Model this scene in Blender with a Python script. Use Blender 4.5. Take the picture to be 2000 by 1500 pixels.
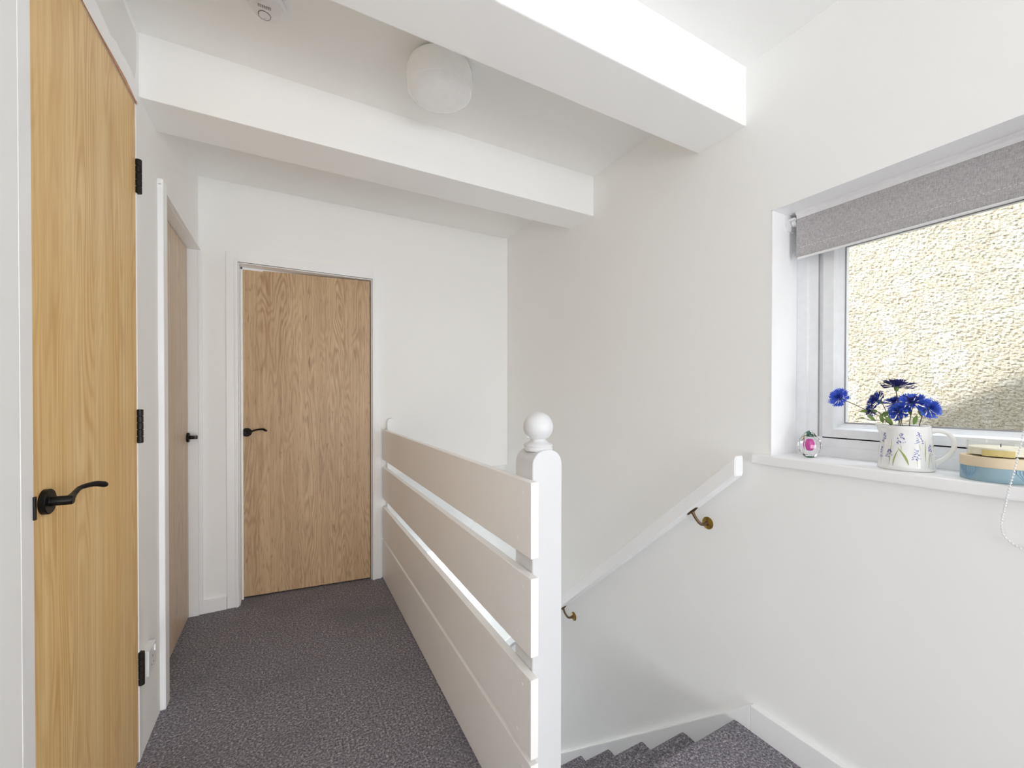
import bpy, bmesh, math, random
from mathutils import Vector, Matrix, noise
random.seed(7)
S = bpy.context.scene
for o in list(bpy.data.objects): bpy.data.objects.remove(o)

# ------------------------------------------------------------------ camera
cam = bpy.data.cameras.new('camera'); camo = bpy.data.objects.new('camera', cam); S.collection.objects.link(camo)
yaw, pit, rol = (math.radians(a) for a in (-28.2608, -0.4426, 0.0604))
fwd = Vector((-math.sin(yaw)*math.cos(pit), math.cos(yaw)*math.cos(pit), math.sin(pit)))
rt = Vector((math.cos(yaw), math.sin(yaw), 0)); up = rt.cross(fwd)
r2 = rt*math.cos(rol)+up*math.sin(rol); u2 = -rt*math.sin(rol)+up*math.cos(rol)
M = Matrix((r2, u2, -fwd)).transposed().to_4x4(); M.translation = Vector((0, 0, 1.2251))
camo.matrix_world = M
cam.sensor_width = 36; cam.lens = 810.67*36/2000; cam.shift_y = 30.2/2000; cam.clip_start = .02
S.camera = camo

# ------------------------------------------------------------------ world, sun, daylight, exposure
S.view_settings.view_transform = 'Standard'; S.view_settings.look = 'None'
S.view_settings.gamma = 1; S.view_settings.use_curve_mapping = False
S.view_settings.exposure = 0.21
W = bpy.data.worlds.new('sky'); S.world = W; W.use_nodes = True
bg = W.node_tree.nodes['Background']; bg.inputs[0].default_value = (.87, .91, 1, 1); bg.inputs[1].default_value = 4.6

def light(name, kind, loc, direction, energy, color=(1, 1, 1), size=(1, 1), angle=None):
    l = bpy.data.lights.new(name, kind); o = bpy.data.objects.new(name, l); S.collection.objects.link(o)
    l.energy = energy; l.color = color
    if kind == 'AREA': l.shape = 'RECTANGLE'; l.size, l.size_y = size
    if angle is not None: l.angle = angle
    o.location = loc; o.rotation_euler = Vector(direction).to_track_quat('-Z', 'Z').to_euler()
    return o
SUN = Vector((1, -.8, -1.5))
light('sun', 'SUN', (0, 5, 8), SUN, 8.2, (1, .97, .93), angle=math.radians(1.3))
# unseen fill lamps added behind the camera; the last is daylight from the hall downstairs
light('rear_fill', 'AREA', (-.55, -5.12, 1.2), (0, 1, 0), 12, (.94, .97, 1), (3.7, 2.2))
light('side_fill', 'AREA', (-2.52, -2.6, 1.3), (1, .35, 0), 3, (.98, .985, 1), (2.4, 1.7))
light('right_fill', 'AREA', (1.62, -.78, 1.45), (-1, .12, -.05), 10, (.94, .97, 1), (1.1, 1.3))
light('low_rear_fill', 'AREA', (.3, -3.4, .62), (0, 1, .20), 70, (.945, .97, 1), (2.2, 1.1))
light('lower_hall_daylight', 'AREA', (1.0, 5.62, -1.2), (0, -1, .05), 32, (.88, .93, 1), (.8, 1.5))
S.cycles.diffuse_bounces = 12; S.cycles.max_bounces = 16; S.cycles.transmission_bounces = 10; S.cycles.transparent_max_bounces = 12

# ------------------------------------------------------------------ materials
def lin(c):
    return tuple((v/255/12.92 if v/255 <= .04045 else ((v/255+.055)/1.055)**2.4) for v in c)
class Nt:
    def __init__(s, name):
        s.m = bpy.data.materials.new(name); s.m.use_nodes = True; s.t = s.m.node_tree
        s.b = s.t.nodes['Principled BSDF']
    def n(s, typ, **kw):
        nd = s.t.nodes.new(typ)
        for k, v in kw.items():
            if k in nd.inputs: nd.inputs[k].default_value = v
            else: setattr(nd, k, v)
        return nd
    def l(s, a, b): s.t.links.new(a, b)
    def coord(s, scale=(1, 1, 1), loc=(0, 0, 0), src='Object'):
        c = s.n('ShaderNodeTexCoord'); m = s.n('ShaderNodeMapping'); m.inputs['Scale'].default_value = scale
        m.inputs['Location'].default_value = loc
        s.l(c.outputs[src], m.inputs[0]); return m.outputs[0]
    def noise(s, vec, scale, detail=3, rough=.5, dist=0):
        n = s.n('ShaderNodeTexNoise', Scale=scale, Detail=detail, Roughness=rough, Distortion=dist); s.l(vec, n.inputs['Vector']); return n.outputs['Fac']
    def ramp(s, fac, stops):
        r = s.n('ShaderNodeValToRGB'); e = r.color_ramp.elements
        while len(e) < len(stops): e.new(.5)
        for i, (p, c) in enumerate(stops): e[i].position = p; e[i].color = (*c, 1)
        s.l(fac, r.inputs[0]); return r.outputs[0]
    def mix(s, fac, a, b, mode='MIX'):
        m = s.n('ShaderNodeMix', data_type='RGBA', blend_type=mode)
        for sock, v in ((m.inputs[0], fac), (m.inputs[6], a), (m.inputs[7], b)):
            if hasattr(v, 'links') or hasattr(v, 'is_output'): s.l(v, sock)
            elif isinstance(v, (int, float)): sock.default_value = v
            else: sock.default_value = (*v, 1)
        return m.outputs[2]
    def math(s, op, a, b=0.0):
        m = s.n('ShaderNodeMath', operation=op)
        for sock, v in ((m.inputs[0], a), (m.inputs[1], b)):
            if hasattr(v, 'is_output'): s.l(v, sock)
            else: sock.default_value = v
        return m.outputs[0]
    def bump(s, h, strength=.3, dist=.002):
        b = s.n('ShaderNodeBump', Strength=strength, Distance=dist); s.l(h, b.inputs['Height']); s.l(b.outputs[0], s.b.inputs['Normal'])
    def base(s, v):
        if hasattr(v, 'is_output'): s.l(v, s.b.inputs['Base Color'])
        else: s.b.inputs['Base Color'].default_value = (*v, 1)

def paint(name, col, rough=.6, bump=.12, scale=60, var=.02, spec=.5):
    k = Nt(name); v = k.coord()
    f = k.noise(v, 2.2, 3)
    c = lin(col)
    k.base(k.mix(f, tuple(x*(1-var) for x in c), tuple(min(1, x*(1+var)) for x in c)))
    k.b.inputs['Roughness'].default_value = rough; k.b.inputs['Specular IOR Level'].default_value = spec
    if bump: k.bump(k.noise(v, scale, 4, .6), bump, .0015)
    return k.m
def plain(name, col, rough=.5, metal=0, **kw):
    k = Nt(name); v = k.coord(); f = k.noise(v, 40, 2); c = lin(col)
    k.base(k.mix(f, tuple(x*.95 for x in c), tuple(min(1, x*1.05) for x in c)))
    k.b.inputs['Roughness'].default_value = rough; k.b.inputs['Metallic'].default_value = metal
    for a, b in kw.items(): k.b.inputs[a].default_value = b
    return k.m
def oak(name, light_, mid, dark, seed=0, cath=1.0, fig=.35, pores=.5, rough=.45, soft=1.5, flecks=0.0):
    """flat-sawn oak veneer, grain running up the door"""
    k = Nt(name)
    # nested arches: contour lines of a smooth field stretched along the grain
    v1 = k.coord((5.2*cath, 5.2*cath, .62*cath), (seed, seed*1.7, seed*.3))
    n1 = k.noise(v1, 1.5, 2.0, .42, .12)
    rings = k.math('SINE', k.math('MULTIPLY', n1, 120))
    rings = k.math('ADD', k.math('MULTIPLY', rings, .5), .5)
    rings = k.math('POWER', rings, soft)
    vm = k.coord((9, 9, .8), (seed*3, 2, seed)); msk = k.ramp(k.noise(vm, 1, 2, .5), [(.38, (.15, .15, .15)), (.62, (1, 1, 1))])
    rings = k.math('MULTIPLY', rings, msk)
    vf = k.coord((210, 210, 3.2), (seed, 0, 0)); fib = k.noise(vf, 1, 3, .65)
    vs = k.coord((70, 70, .8), (seed, 4, 0)); strk = k.noise(vs, 1, 2, .6)
    vp = k.coord((170, 170, 14), (0, seed, 0)); por = k.ramp(k.noise(vp, 1, 2, .5), [(.58, (0, 0, 0)), (.72, (1, 1, 1))])
    vb = k.coord((8, 8, .5), (seed*2, 0, 1)); band = k.noise(vb, 1.3, 3, .5)
    c = k.mix(k.ramp(band, [(.32, (0, 0, 0)), (.68, (1, 1, 1))]), lin(mid), lin(light_))
    c = k.mix(k.math('MULTIPLY', rings, fig), c, lin(dark))
    c = k.mix(k.math('MULTIPLY', k.ramp(strk, [(.40, (0, 0, 0)), (.62, (1, 1, 1))]), .28), c, lin(dark))
    c = k.mix(k.math('MULTIPLY', k.ramp(fib, [(.35, (0, 0, 0)), (.7, (1, 1, 1))]), .34), c, lin(dark))
    c = k.mix(k.math('MULTIPLY', por, pores), c, tuple(x*.72 for x in lin(dark)))
    if flecks:
        vk = k.coord((34, 34, 9), (seed, seed, 3)); fk = k.ramp(k.noise(vk, 1, 1.5, .5, .6), [(.70, (0, 0, 0)), (.78, (1, 1, 1))])
        c = k.mix(k.math('MULTIPLY', fk, flecks), c, tuple(x*.55 for x in lin(dark)))
    k.base(c); k.b.inputs['Roughness'].default_value = rough
    k.bump(fib, .08, .001)
    return k.m
def carpet_mat():
    k = Nt('grey_carpet'); v = k.coord()
    a = k.noise(v, 125, 4, .8); b = k.noise(v, 60, 3, .7); w = k.noise(v, 2.3, 3, .6)
    c = k.ramp(a, [(.36, lin((56, 52, 62))), (.46, lin((122, 118, 128))), (.54, lin((160, 154, 162))), (.64, lin((232, 226, 226)))])
    c = k.mix(k.math('MULTIPLY', k.ramp(b, [(.4, (0, 0, 0)), (.62, (1, 1, 1))]), .45), c, lin((108, 104, 114)))
    c = k.mix(k.math('MULTIPLY', k.ramp(w, [(.50, (0, 0, 0)), (.68, (1, 1, 1))]), .45), c, lin((106, 106, 115)))
    k.base(c); k.b.inputs['Roughness'].default_value = 1; k.b.inputs['Specular IOR Level'].default_value = .1
    k.b.inputs['Sheen Weight'].default_value = .15
    k.bump(k.math('ADD', a, k.math('MULTIPLY', b, .7)), 1.0, .006)
    return k.m
def render_mat():
    k = Nt('pebbledash'); v = k.coord()
    a = k.noise(v, 6, 4, .6); b = k.noise(v, 90, 3, .7)
    c = k.ramp(a, [(.35, lin((178, 175, 166))), (.5, lin((170, 163, 147))), (.65, lin((184, 182, 176)))])
    c = k.mix(k.math('MULTIPLY', k.ramp(b, [(.56, (0, 0, 0)), (.72, (1, 1, 1))]), .40), c, lin((112, 98, 76)))
    sp = k.ramp(k.noise(v, 95, 2, .5, .4), [(.60, (0, 0, 0)), (.68, (1, 1, 1))])
    c = k.mix(k.math('MULTIPLY', sp, .55), c, lin((70, 58, 44)))
    k.base(c); k.b.inputs['Roughness'].default_value = .95
    k.bump(k.noise(v, 95, 3, .7), .8, .006)
    return k.m
def fabric_mat(name, c1, c2, s=700):
    k = Nt(name); v1 = k.coord((1, .35, 1.6)); v2 = k.coord((1, 2, .25))
    a = k.noise(v1, s*.6, 3, .6); b = k.noise(v2, s*.4, 3, .6)
    f = k.math('ADD', k.math('MULTIPLY', a, .5), k.math('MULTIPLY', b, .5))
    k.base(k.ramp(f, [(.38, lin(c1)), (.62, lin(c2))])); k.b.inputs['Roughness'].default_value = .95
    k.bump(f, .4, .001); return k.m
def glass_mat(name, col=(1, 1, 1), rough=0, ior=1.45, thin=False):
    k = Nt(name)
    if thin:
        out = k.t.nodes['Material Output']; tr = k.n('ShaderNodeBsdfTransparent'); gl = k.n('ShaderNodeBsdfGlossy', Roughness=.02)
        fr = k.n('ShaderNodeFresnel', IOR=1.3); mx = k.n('ShaderNodeMixShader')
        tr.inputs[0].default_value = (*col, 1)
        ge = k.n('ShaderNodeNewGeometry'); k.l(k.math('MULTIPLY', fr.outputs[0], k.math('SUBTRACT', 1.0, ge.outputs['Backfacing'])), mx.inputs[0]); k.l(tr.outputs[0], mx.inputs[1]); k.l(gl.outputs[0], mx.inputs[2]); k.l(mx.outputs[0], out.inputs[0])
    else:
        k.base(col); k.b.inputs['Transmission Weight'].default_value = 1; k.b.inputs['Roughness'].default_value = rough; k.b.inputs['IOR'].default_value = ior
    return k.m

WALL = paint('white_emulsion', (246, 246, 244), .75, .10, 90, .012, .3)
CEIL = paint('white_ceiling_paint', (248, 248, 246), .8, .10, 120, .01, .3)
GLOSS = paint('white_satin_woodwork', (246, 246, 246), .32, .03, 30, .01)
NEWEL = paint('greyed_newel_paint', (218, 218, 219), .32, .03, 30, .01)  # greyed against the other woodwork to offset the strong light on the post
CREAM = paint('aged_white_gloss', (247, 245, 242), .38, .05, 30, .03)
PLAST = paint('bare_grey_plaster', (234, 233, 231), .9, .25, 80, .04)
FILL = paint('white_filler', (250, 250, 251), .8, .35, 60, .02)
UPVC = plain('white_upvc', (240, 242, 244), .28)
PLASTIC = plain('white_plastic', (236, 235, 236), .35)
GREYPL = plain('grey_plastic', (120, 116, 118), .5)
LINE = plain('grey_rubber_gasket', (168, 168, 170), .6)
BLACK = plain('black_ironmongery', (24, 21, 20), .38, .6)
BRONZE = plain('dark_bronze_hinge', (38, 33, 33), .45, .4)
BRASS = plain('aged_brass', (150, 118, 55), .35, .9)
BRASSD = plain('tarnished_brass_arm', (112, 88, 66), .38, .85)
OAK1 = oak('honey_oak_veneer', (248, 220, 164), (240, 204, 140), (206, 156, 90), 3.1, cath=.95, fig=.60, pores=.12, soft=1.8)
OAK2 = oak('pale_oak_veneer', (226, 208, 184), (214, 194, 168), (182, 156, 132), 11.3, fig=.45, pores=.4, flecks=.4)
OAK3 = oak('tan_oak_veneer', (218, 190, 150), (206, 176, 138), (158, 122, 88), 23.7, cath=1.3, fig=.60, pores=.55, flecks=.75)
BAREWOOD = oak('raw_lining_wood', (214, 160, 110), (200, 140, 90), (150, 90, 50), 5)
CARPET = carpet_mat(); PEB = render_mat()
GREYFAB = fabric_mat('grey_blind_fabric', (158, 154, 156), (202, 199, 199))
OPAL = plain('opal_glass', (250, 253, 252), .15)
GLASS = glass_mat('clear_glass'); TUMB = glass_mat('tumbler_glass', (.985, .99, .985), thin=True); PANE = glass_mat('window_glass', (.97, .985, .98), thin=True)
CER = plain('glazed_white_ceramic', (238, 238, 236), .15, 0, **{'Coat Weight': .5})
WAX = plain('cream_wax', (244, 238, 218), .5)
BOXBL = paint('pale_blue_box', (150, 178, 190), .6, .2, 40, .06)
BOXRL = plain('raised_blue_pattern', (150, 184, 210), .55)
BOXCR = paint('cream_box_lid', (226, 208, 178), .6, .05, 40, .03)
LABEL = plain('straw_yellow_label', (214, 196, 130), .6)
PBLUE = plain('cornflower_blue', (70, 104, 220), .7); PNAVY = plain('cornflower_navy', (52, 50, 118), .75)
PMID = plain('cornflower_deep_blue', (50, 84, 188), .7)
GREEN = plain('leaf_green', (128, 156, 84), .6); STEM = plain('stem_brown_green', (92, 88, 62), .7)
LILAC = plain('painted_lilac', (160, 164, 208), .3); DLIL = plain('painted_violet', (96, 96, 160), .3); PGRN = plain('painted_green', (160, 172, 104), .3)
PINK = plain('magenta_glass_core', (226, 60, 170), .2); GRN2 = plain('green_glass_base', (30, 140, 84), .2)

# ------------------------------------------------------------------ mesh helpers
def obj(name, bm, mats, parent=None, smooth=False, auto=None):
    me = bpy.data.meshes.new(name); bm.normal_update(); bm.to_mesh(me); bm.free()
    for m in (mats if isinstance(mats, (list, tuple)) else [mats]): me.materials.append(m)
    o = bpy.data.objects.new(name, me); S.collection.objects.link(o)
    if smooth:
        for p in me.polygons: p.use_smooth = True
        if auto is not None:
            me.set_sharp_from_angle(angle=math.radians(auto))
    if parent is not None: o.parent = parent; o.matrix_parent_inverse = parent.matrix_basis.inverted()
    return o
def empty(name, loc=(0, 0, 0), rz=0):
    o = bpy.data.objects.new(name, None); S.collection.objects.link(o); o.location = loc; o.rotation_euler = (0, 0, rz)
    o.empty_display_size = .05; return o
def tag(o, label, cat, group=None):
    o['label'] = label; o['category'] = cat
    if group: o['group'] = group
    return o
def struct(o, label=None, cat=None):
    o['kind'] = 'structure'
    if label: o['label'] = label
    if cat: o['category'] = cat
    return o
def box(bm, x0, x1, y0, y1, z0, z1, bev=0, seg=2, mi=0):
    t = bmesh.new(); bmesh.ops.create_cube(t, size=1)
    for v in t.verts: v.co = Vector(((x0+x1)/2+v.co.x*(x1-x0), (y0+y1)/2+v.co.y*(y1-y0), (z0+z1)/2+v.co.z*(z1-z0)))
    if bev: bmesh.ops.bevel(t, geom=t.edges[:], offset=bev, segments=seg, affect='EDGES', profile=.6)
    for f in t.faces: f.material_index = mi
    join(bm, t); return bm
def join(bm, t, mat=None):
    if mat is not None: bmesh.ops.transform(t, matrix=mat, verts=t.verts)
    vs = [bm.verts.new(v.co) for v in t.verts]; t.verts.index_update()
    for f in t.faces:
        nf = bm.faces.new([vs[v.index] for v in f.verts]); nf.material_index = f.material_index; nf.smooth = f.smooth
    t.free()
def B(*a, **k): return box(bmesh.new(), *a, **k)
def prism(bm, pts, axis, a, b, mi=0):
    """closed outline (2D) extruded along axis from a to b"""
    def P(p, t):
        return {'X': Vector((t, p[0], p[1])), 'Y': Vector((p[0], t, p[1])), 'Z': Vector((p[0], p[1], t))}[axis]
    v0 = [bm.verts.new(P(p, a)) for p in pts]; v1 = [bm.verts.new(P(p, b)) for p in pts]; n = len(pts)
    fs = [bm.faces.new(v0[::-1]), bm.faces.new(v1)] + [bm.faces.new((v0[i], v0[(i+1) % n], v1[(i+1) % n], v1[i])) for i in range(n)]
    for f in fs: f.material_index = mi
    return bm
def fixn(bm): bmesh.ops.recalc_face_normals(bm, faces=bm.faces[:]); return bm
def lathe(bm, prof, c=(0, 0, 0), seg=48, axis='Z', mi=0, closed=False):
    """prof: (radius, height) list"""
    c = Vector(c); rings = []
    def pos(r, h, a):
        x, y = r*math.cos(a), r*math.sin(a)
        return c + {'Z': Vector((x, y, h)), 'X': Vector((h, x, y)), 'Y': Vector((x, h, y))}[axis]
    for r, h in prof:
        if r < 1e-6: rings.append([bm.verts.new(pos(0, h, 0))])
        else: rings.append([bm.verts.new(pos(r, h, 2*math.pi*i/seg)) for i in range(seg)])
    for a, b in zip(rings, rings[1:]):
        for i in range(seg):
            j = (i+1) % seg
            if len(a) == 1 and len(b) == 1: continue
            if len(a) == 1: f = bm.faces.new((a[0], b[i], b[j]))
            elif len(b) == 1: f = bm.faces.new((a[i], a[j], b[0]))
            else: f = bm.faces.new((a[i], a[j], b[j], b[i]))
            f.material_index = mi
    return fixn(bm)
def catmull(pts, n=8):
    P = [Vector(p) for p in pts]; P = [P[0]*2-P[1]] + P + [P[-1]*2-P[-2]]; out = []
    for i in range(1, len(P)-2):
        for k in range(n):
            t = k/n; a, b, c, d = P[i-1:i+3]
            out.append(.5*((2*b)+(c-a)*t+(2*a-5*b+4*c-d)*t*t+(3*b-a-3*c+d)*t**3))
    out.append(P[-2]); return out
def tube(bm, pts, rad, seg=12, mi=0, sx=1.0, cap=True):
    """tube through pts; rad a number or a list; sx flattens along the local side axis"""
    n = len(pts); pts = [Vector(p) for p in pts]; rings = []
    R = rad if isinstance(rad, (list, tuple)) else [rad]*n
    t0 = (pts[1]-pts[0]).normalized(); ref = Vector((0, 0, 1)) if abs(t0.z) < .9 else Vector((1, 0, 0)); nrm = t0.cross(ref).normalized()
    for i, p in enumerate(pts):
        t = (pts[min(i+1, n-1)]-pts[max(i-1, 0)]).normalized()
        nrm = (nrm - t*nrm.dot(t)).normalized(); bn = t.cross(nrm)
        rings.append([bm.verts.new(p + nrm*math.cos(a)*R[i]*sx + bn*math.sin(a)*R[i]) for a in (2*math.pi*k/seg for k in range(seg))])
    for a, b in zip(rings, rings[1:]):
        for i in range(seg):
            j = (i+1) % seg; f = bm.faces.new((a[i], a[j], b[j], b[i])); f.material_index = mi
    if cap:
        for r in (rings[0], rings[-1]): bm.faces.new(r).material_index = mi
    return fixn(bm)
def interp(rs, n):
    return [rs[min(int(i/(n-1)*(len(rs)-1)), len(rs)-2)]*(1-(i/(n-1)*(len(rs)-1) % 1 if i < n-1 else 1)) + rs[min(int(i/(n-1)*(len(rs)-1))+1, len(rs)-1)]*((i/(n-1)*(len(rs)-1)) % 1 if i < n-1 else 1) for i in range(n)]

# ------------------------------------------------------------------ dimensions (metres, floor at 0, camera above the origin)
XL, XR, YF, ZC = -.4437, 1.5056, 2.8802, 2.4533
XB, XBi = .5539, .5777            # outer and inner face of the banister boards
Y0, G, RS = .9901, .2344, .2138   # first nosing, going, rise
LOW = -2.62
ZS = 1.0156
WY0, WY1, WZ1, XWF = .10, .8603, 1.8819, 1.6627   # window opening

# ------------------------------------------------------------------ shell
fl = bmesh.new()
box(fl, XL-.3, XB+.03, -.6, YF+.9, -.25, 0)
box(fl, XB+.03, XR+.3, -.6, Y0-.012, -.25, 0)
box(fl, -2.7, XR+.3, -5.3, -.6, -.25, 0)
struct(obj('floor', fl, CARPET), 'speckled grey carpet on the landing', 'floor')
cl = obj('ceiling', B(-2.8, XR+.25, -5.4, YF+1.0, ZC, ZC+.15), CEIL); struct(cl, 'white painted landing ceiling', 'ceiling')
b1 = obj('beam', B(XL-.05, XR+.05, 1.8408, 2.0524, 2.2364, ZC+.05, bev=.004), CEIL, cl); b1['label'] = 'boxed white ceiling beam nearer the far wall'
b2 = obj('beam', B(XL-.05, XR+.05, .9597, 1.1624, 2.2351, ZC+.05, bev=.004), CEIL, cl); b2['label'] = 'boxed white ceiling beam nearer the window'

# left wall with openings for the cupboard door and the second door
D1a, D1b, D1t = 1.1670, 1.8028, 2.1868
D2a, D2b, D2t = 2.125, 2.8577, 2.0346
wl = bmesh.new()
for a in ((-.6, D1a-.03, 0, ZC), (D1b+.03, D2a-.02, 0, ZC), (D2b+.018, YF+.1, 0, ZC), (D1a-.03, D1b+.03, D1t+.02, ZC), (D2a-.02, D2b+.018, D2t+.02, ZC)):
    box(wl, XL-.12, XL, a[0], a[1], a[2]-(.02 if a[2] < .1 else -.0015), a[3])
wlo = struct(obj('wall_left', wl, WALL), 'white wall with two doors along the left side', 'wall')
# unpainted plaster patch, filler streak and bare lining edge above the first door
def patch(name, pts, x, mat, label):
    b = bmesh.new(); prism(b, pts, 'X', x-.002, x); o = obj(name, fixn(b), mat, wlo); o['label'] = label
patch('plaster_patch', [(1.10, 2.30), (1.30, 2.262), (1.465, 2.252), (1.50, 2.243), (1.546, 2.246), (1.576, 2.241), (1.62, 2.257), (1.665, 2.252), (1.70, 2.262), (1.757, 2.260), (1.785, 2.252), (1.80, 2.300), (1.806, 2.36), (1.800, 2.425), (1.736, 2.422), (1.676, 2.430), (1.5, 2.428), (1.10, 2.43)], XL+.0025, PLAST, 'bare grey plaster')
patch('filler_streak', [(1.10, 2.1905), (1.43, 2.1905), (1.50, 2.193), (1.60, 2.200), (1.70, 2.205), (1.80, 2.197), (1.812, 2.26), (1.80, 2.252), (1.757, 2.263), (1.70, 2.264), (1.665, 2.255), (1.62, 2.258), (1.576, 2.243), (1.546, 2.248), (1.465, 2.254), (1.10, 2.30)], XL+.0032, FILL, 'bright white filler')
patch('lining_edge', [(1.10, 2.1890), (1.806, 2.1890), (1.802, 2.202), (1.70, 2.212), (1.60, 2.206), (1.50, 2.197), (1.30, 2.193), (1.10, 2.193)], XL+.0028, BAREWOOD, 'bare orange wood edge above the door')

# far wall: the part over the stairs ends above a sloping soffit
wf = bmesh.new()
D3l, D3r, D3t = -.2521, .4827, 1.995
box(wf, XL-.3, D3l-.02, YF, YF+.12, -.05, ZC); box(wf, D3l-.02, D3r+.02, YF, YF+.12, D3t+.02, ZC)
box(wf, D3r+.02, XBi+.03, YF, YF+.12, -.3, ZC); box(wf, XBi+.03, XR+.1, YF, YF+.12, .69, ZC)
struct(obj('wall_back', wf, WALL), 'white end wall with the tan oak door', 'wall')
sf = bmesh.new()
prism(sf, [(YF-.0, .69), (3.972, -.31), (5.7, -.31), (5.7, -.15), (4.05, -.15), (YF+.12, .80)], 'X', XBi+.01, XR+.1)
struct(obj('ceiling_soffit', fixn(sf), WALL), 'sloping soffit over the lower stairs', 'soffit')

# right wall, with the window opening, going down the stairwell
wr = bmesh.new()
XO = XR+.30
box(wr, XR, XO, -5.1, -1.4, LOW, ZC+.02); box(wr, XR, XO, -1.4, -.17, LOW, .78); box(wr, XR, XO, -1.4, -.17, 2.12, ZC+.02); box(wr, XR+.16, XO, -1.4, -.17, .78, 2.12); box(wr, XR, XO, -.17, WY0, LOW, ZC+.02); box(wr, XR, XO, WY1, 5.8, LOW, ZC+.02)
box(wr, XR, XO, WY0, WY1, LOW, ZS-.034); box(wr, XR, XO, WY0, WY1, WZ1, ZC+.02)
struct(obj('wall_right', wr, WALL), 'long white wall with the window and handrail', 'wall')
rw = bmesh.new()   # the wide end of the landing behind the camera, closed round the added fill lamps
box(rw, -2.8, XO, -5.3, -5.2, -.1, ZC+.02); box(rw, -2.7, -2.6, -5.3, -.5, -.1, ZC+.02); box(rw, -2.7, XL-.1, -.6, -.5, -.1, ZC+.02)
struct(obj('wall_front', rw, WALL), 'white walls of the landing behind the camera', 'wall')
w2 = empty('rear_fill_frame', (-.55, -5.06, .08)); struct(w2, 'added frame in front of the rear fill lamp', 'window')  # unseen frame added to dress the rear fill lamp, solid wall behind
b = bmesh.new()
for a in ((-2.45, -2.39, .08, 2.32), (1.29, 1.35, .08, 2.32), (-.58, -.52, .08, 2.32), (-2.45, 1.35, .08, .14), (-2.45, 1.35, 2.26, 2.32)): box(b, a[0], a[1], -5.08, -5.04, a[2], a[3], .004)
obj('window_frame', b, UPVC, w2)
# stairwell side under the landing, lower hall
sw = bmesh.new()
box(sw, XBi-.10, XBi-.001, Y0-.05, 5.8, LOW, -.252)
struct(obj('wall_stairwell', sw, WALL), 'white wall closing the stairwell below the banister', 'wall')
struct(obj('wall_understairs', B(XBi, XR-.001, Y0-.20, Y0-.085, LOW, -.252), WALL), 'wall under the landing edge', 'wall')
struct(obj('wall_lower_end', B(XBi-.1, XR-.001, 5.7, 5.8, LOW, -.32), WALL), 'far wall of the hall downstairs', 'wall')
lf = B(XBi-.1, XR+.05, 3.6, 5.8, LOW-.1, LOW+.01); struct(obj('floor_lower', lf, CARPET), 'grey carpeted hall at the foot of the stairs', 'floor')

w3 = empty('lower_light_frame', (1.0, 5.60, LOW)); struct(w3, 'added frame round the lower hall light', 'window')  # made-up frame set round the area lamp downstairs
b = bmesh.new()
for a in ((.55, .61, -2.0, -.40), (1.39, 1.45, -2.0, -.40), (.55, 1.45, -2.0, -1.94), (.55, 1.45, -.46, -.40), (.97, 1.03, -2.0, -.40)): box(b, a[0], a[1], 5.56, 5.60, a[2], a[3], .004)
obj('window_frame', b, UPVC, w3)

# skirtings
def skirt(name, bm, label): struct(obj(name, bm, GLOSS), label, 'skirting')
sk = bmesh.new(); box(sk, XR-.02, XR+.001, -.6, .9185, -.01, .0935, .0035)
skirt('baseboard_right', sk, 'white skirting on the right wall beside the landing')
sk = bmesh.new(); box(sk, XL, -.318, YF-.014, YF+.001, -.01, .072, .003)
skirt('baseboard_back', sk, 'short white skirting left of the tan oak door')

# ------------------------------------------------------------------ staircase
st = empty('staircase', (1.03, Y0, 0)); tag(st, 'grey carpeted staircase going down to the far end beside the right wall', 'stairs')
s = bmesh.new(); SL = RS/G
ytop = .9185
prism(s, [(ytop, .0935), (ytop, -.30), (4.05, -.30-(4.05-ytop)*SL), (4.05, .0935-(4.05-ytop)*SL)], 'X', XR-.0205, XR-.0005)
bmesh.ops.bevel(s, geom=s.edges[:], offset=.003, segments=2, affect='EDGES')
so = obj('stringer', fixn(s), GLOSS, st); so['label'] = 'white stringer along the right wall'
s = bmesh.new(); prism(s, [(1.0535, -.05-.0634*SL), (1.0535, -.45), (4.05, -.45-(4.05-Y0)*SL), (4.05, -.05-(4.05-Y0)*SL)], 'X', XBi+.013, XBi+.033)
obj('stringer', fixn(s), GLOSS, st)
def step(k):
    y = Y0+k*G; z = -k*RS; r = .024; up_ = .001*(k == 0)
    back = y-G-.01 if k else y-.070
    pr = [(back, z+up_)]
    for i in range(11):
        a = math.radians(90-i*18)
        pr.append((y-r+r*math.cos(a), z-r+r*math.sin(a)+up_))
    pr += [(y-.030, z-2*r-.002), (y-.032, z-RS-.02), (back, z-RS-.02)]
    b = bmesh.new(); prism(b, pr, 'X', .6745 if k < 2 else XBi+.035, XR-.0205)
    return obj('step', fixn(b), CARPET, st, smooth=True, auto=35)
for k in range(13): step(k)

# ------------------------------------------------------------------ banister
bn = empty('banister', (XB, 1.9, 0)); tag(bn, 'white banister of four wide horizontal boards with ball-topped newel post', 'banister')
YN = .9249
for z0, z1 in ((.7994, .9998), (.5406, .7476), (.272, .4814), (.004, .2567)):
    pl = bmesh.new(); box(pl, XB, XBi, YN, YF-.008, z0, z1, .0022)
    p = obj('board', pl, CREAM, bn)
    for dz, dy in ((.035, .045), (-.035, .075)):
        sc = bmesh.new(); zc = (z1-dz) if dz > 0 else (z0-dz)
        lathe(sc, [(0, -.0008), (.0030, -.0008), (.0038, -.0002), (.0038, .002)], (XB, YN+dy+.0, zc), 12, 'X')
        obj('filled_screw_hole', sc, CREAM, p)
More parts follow.
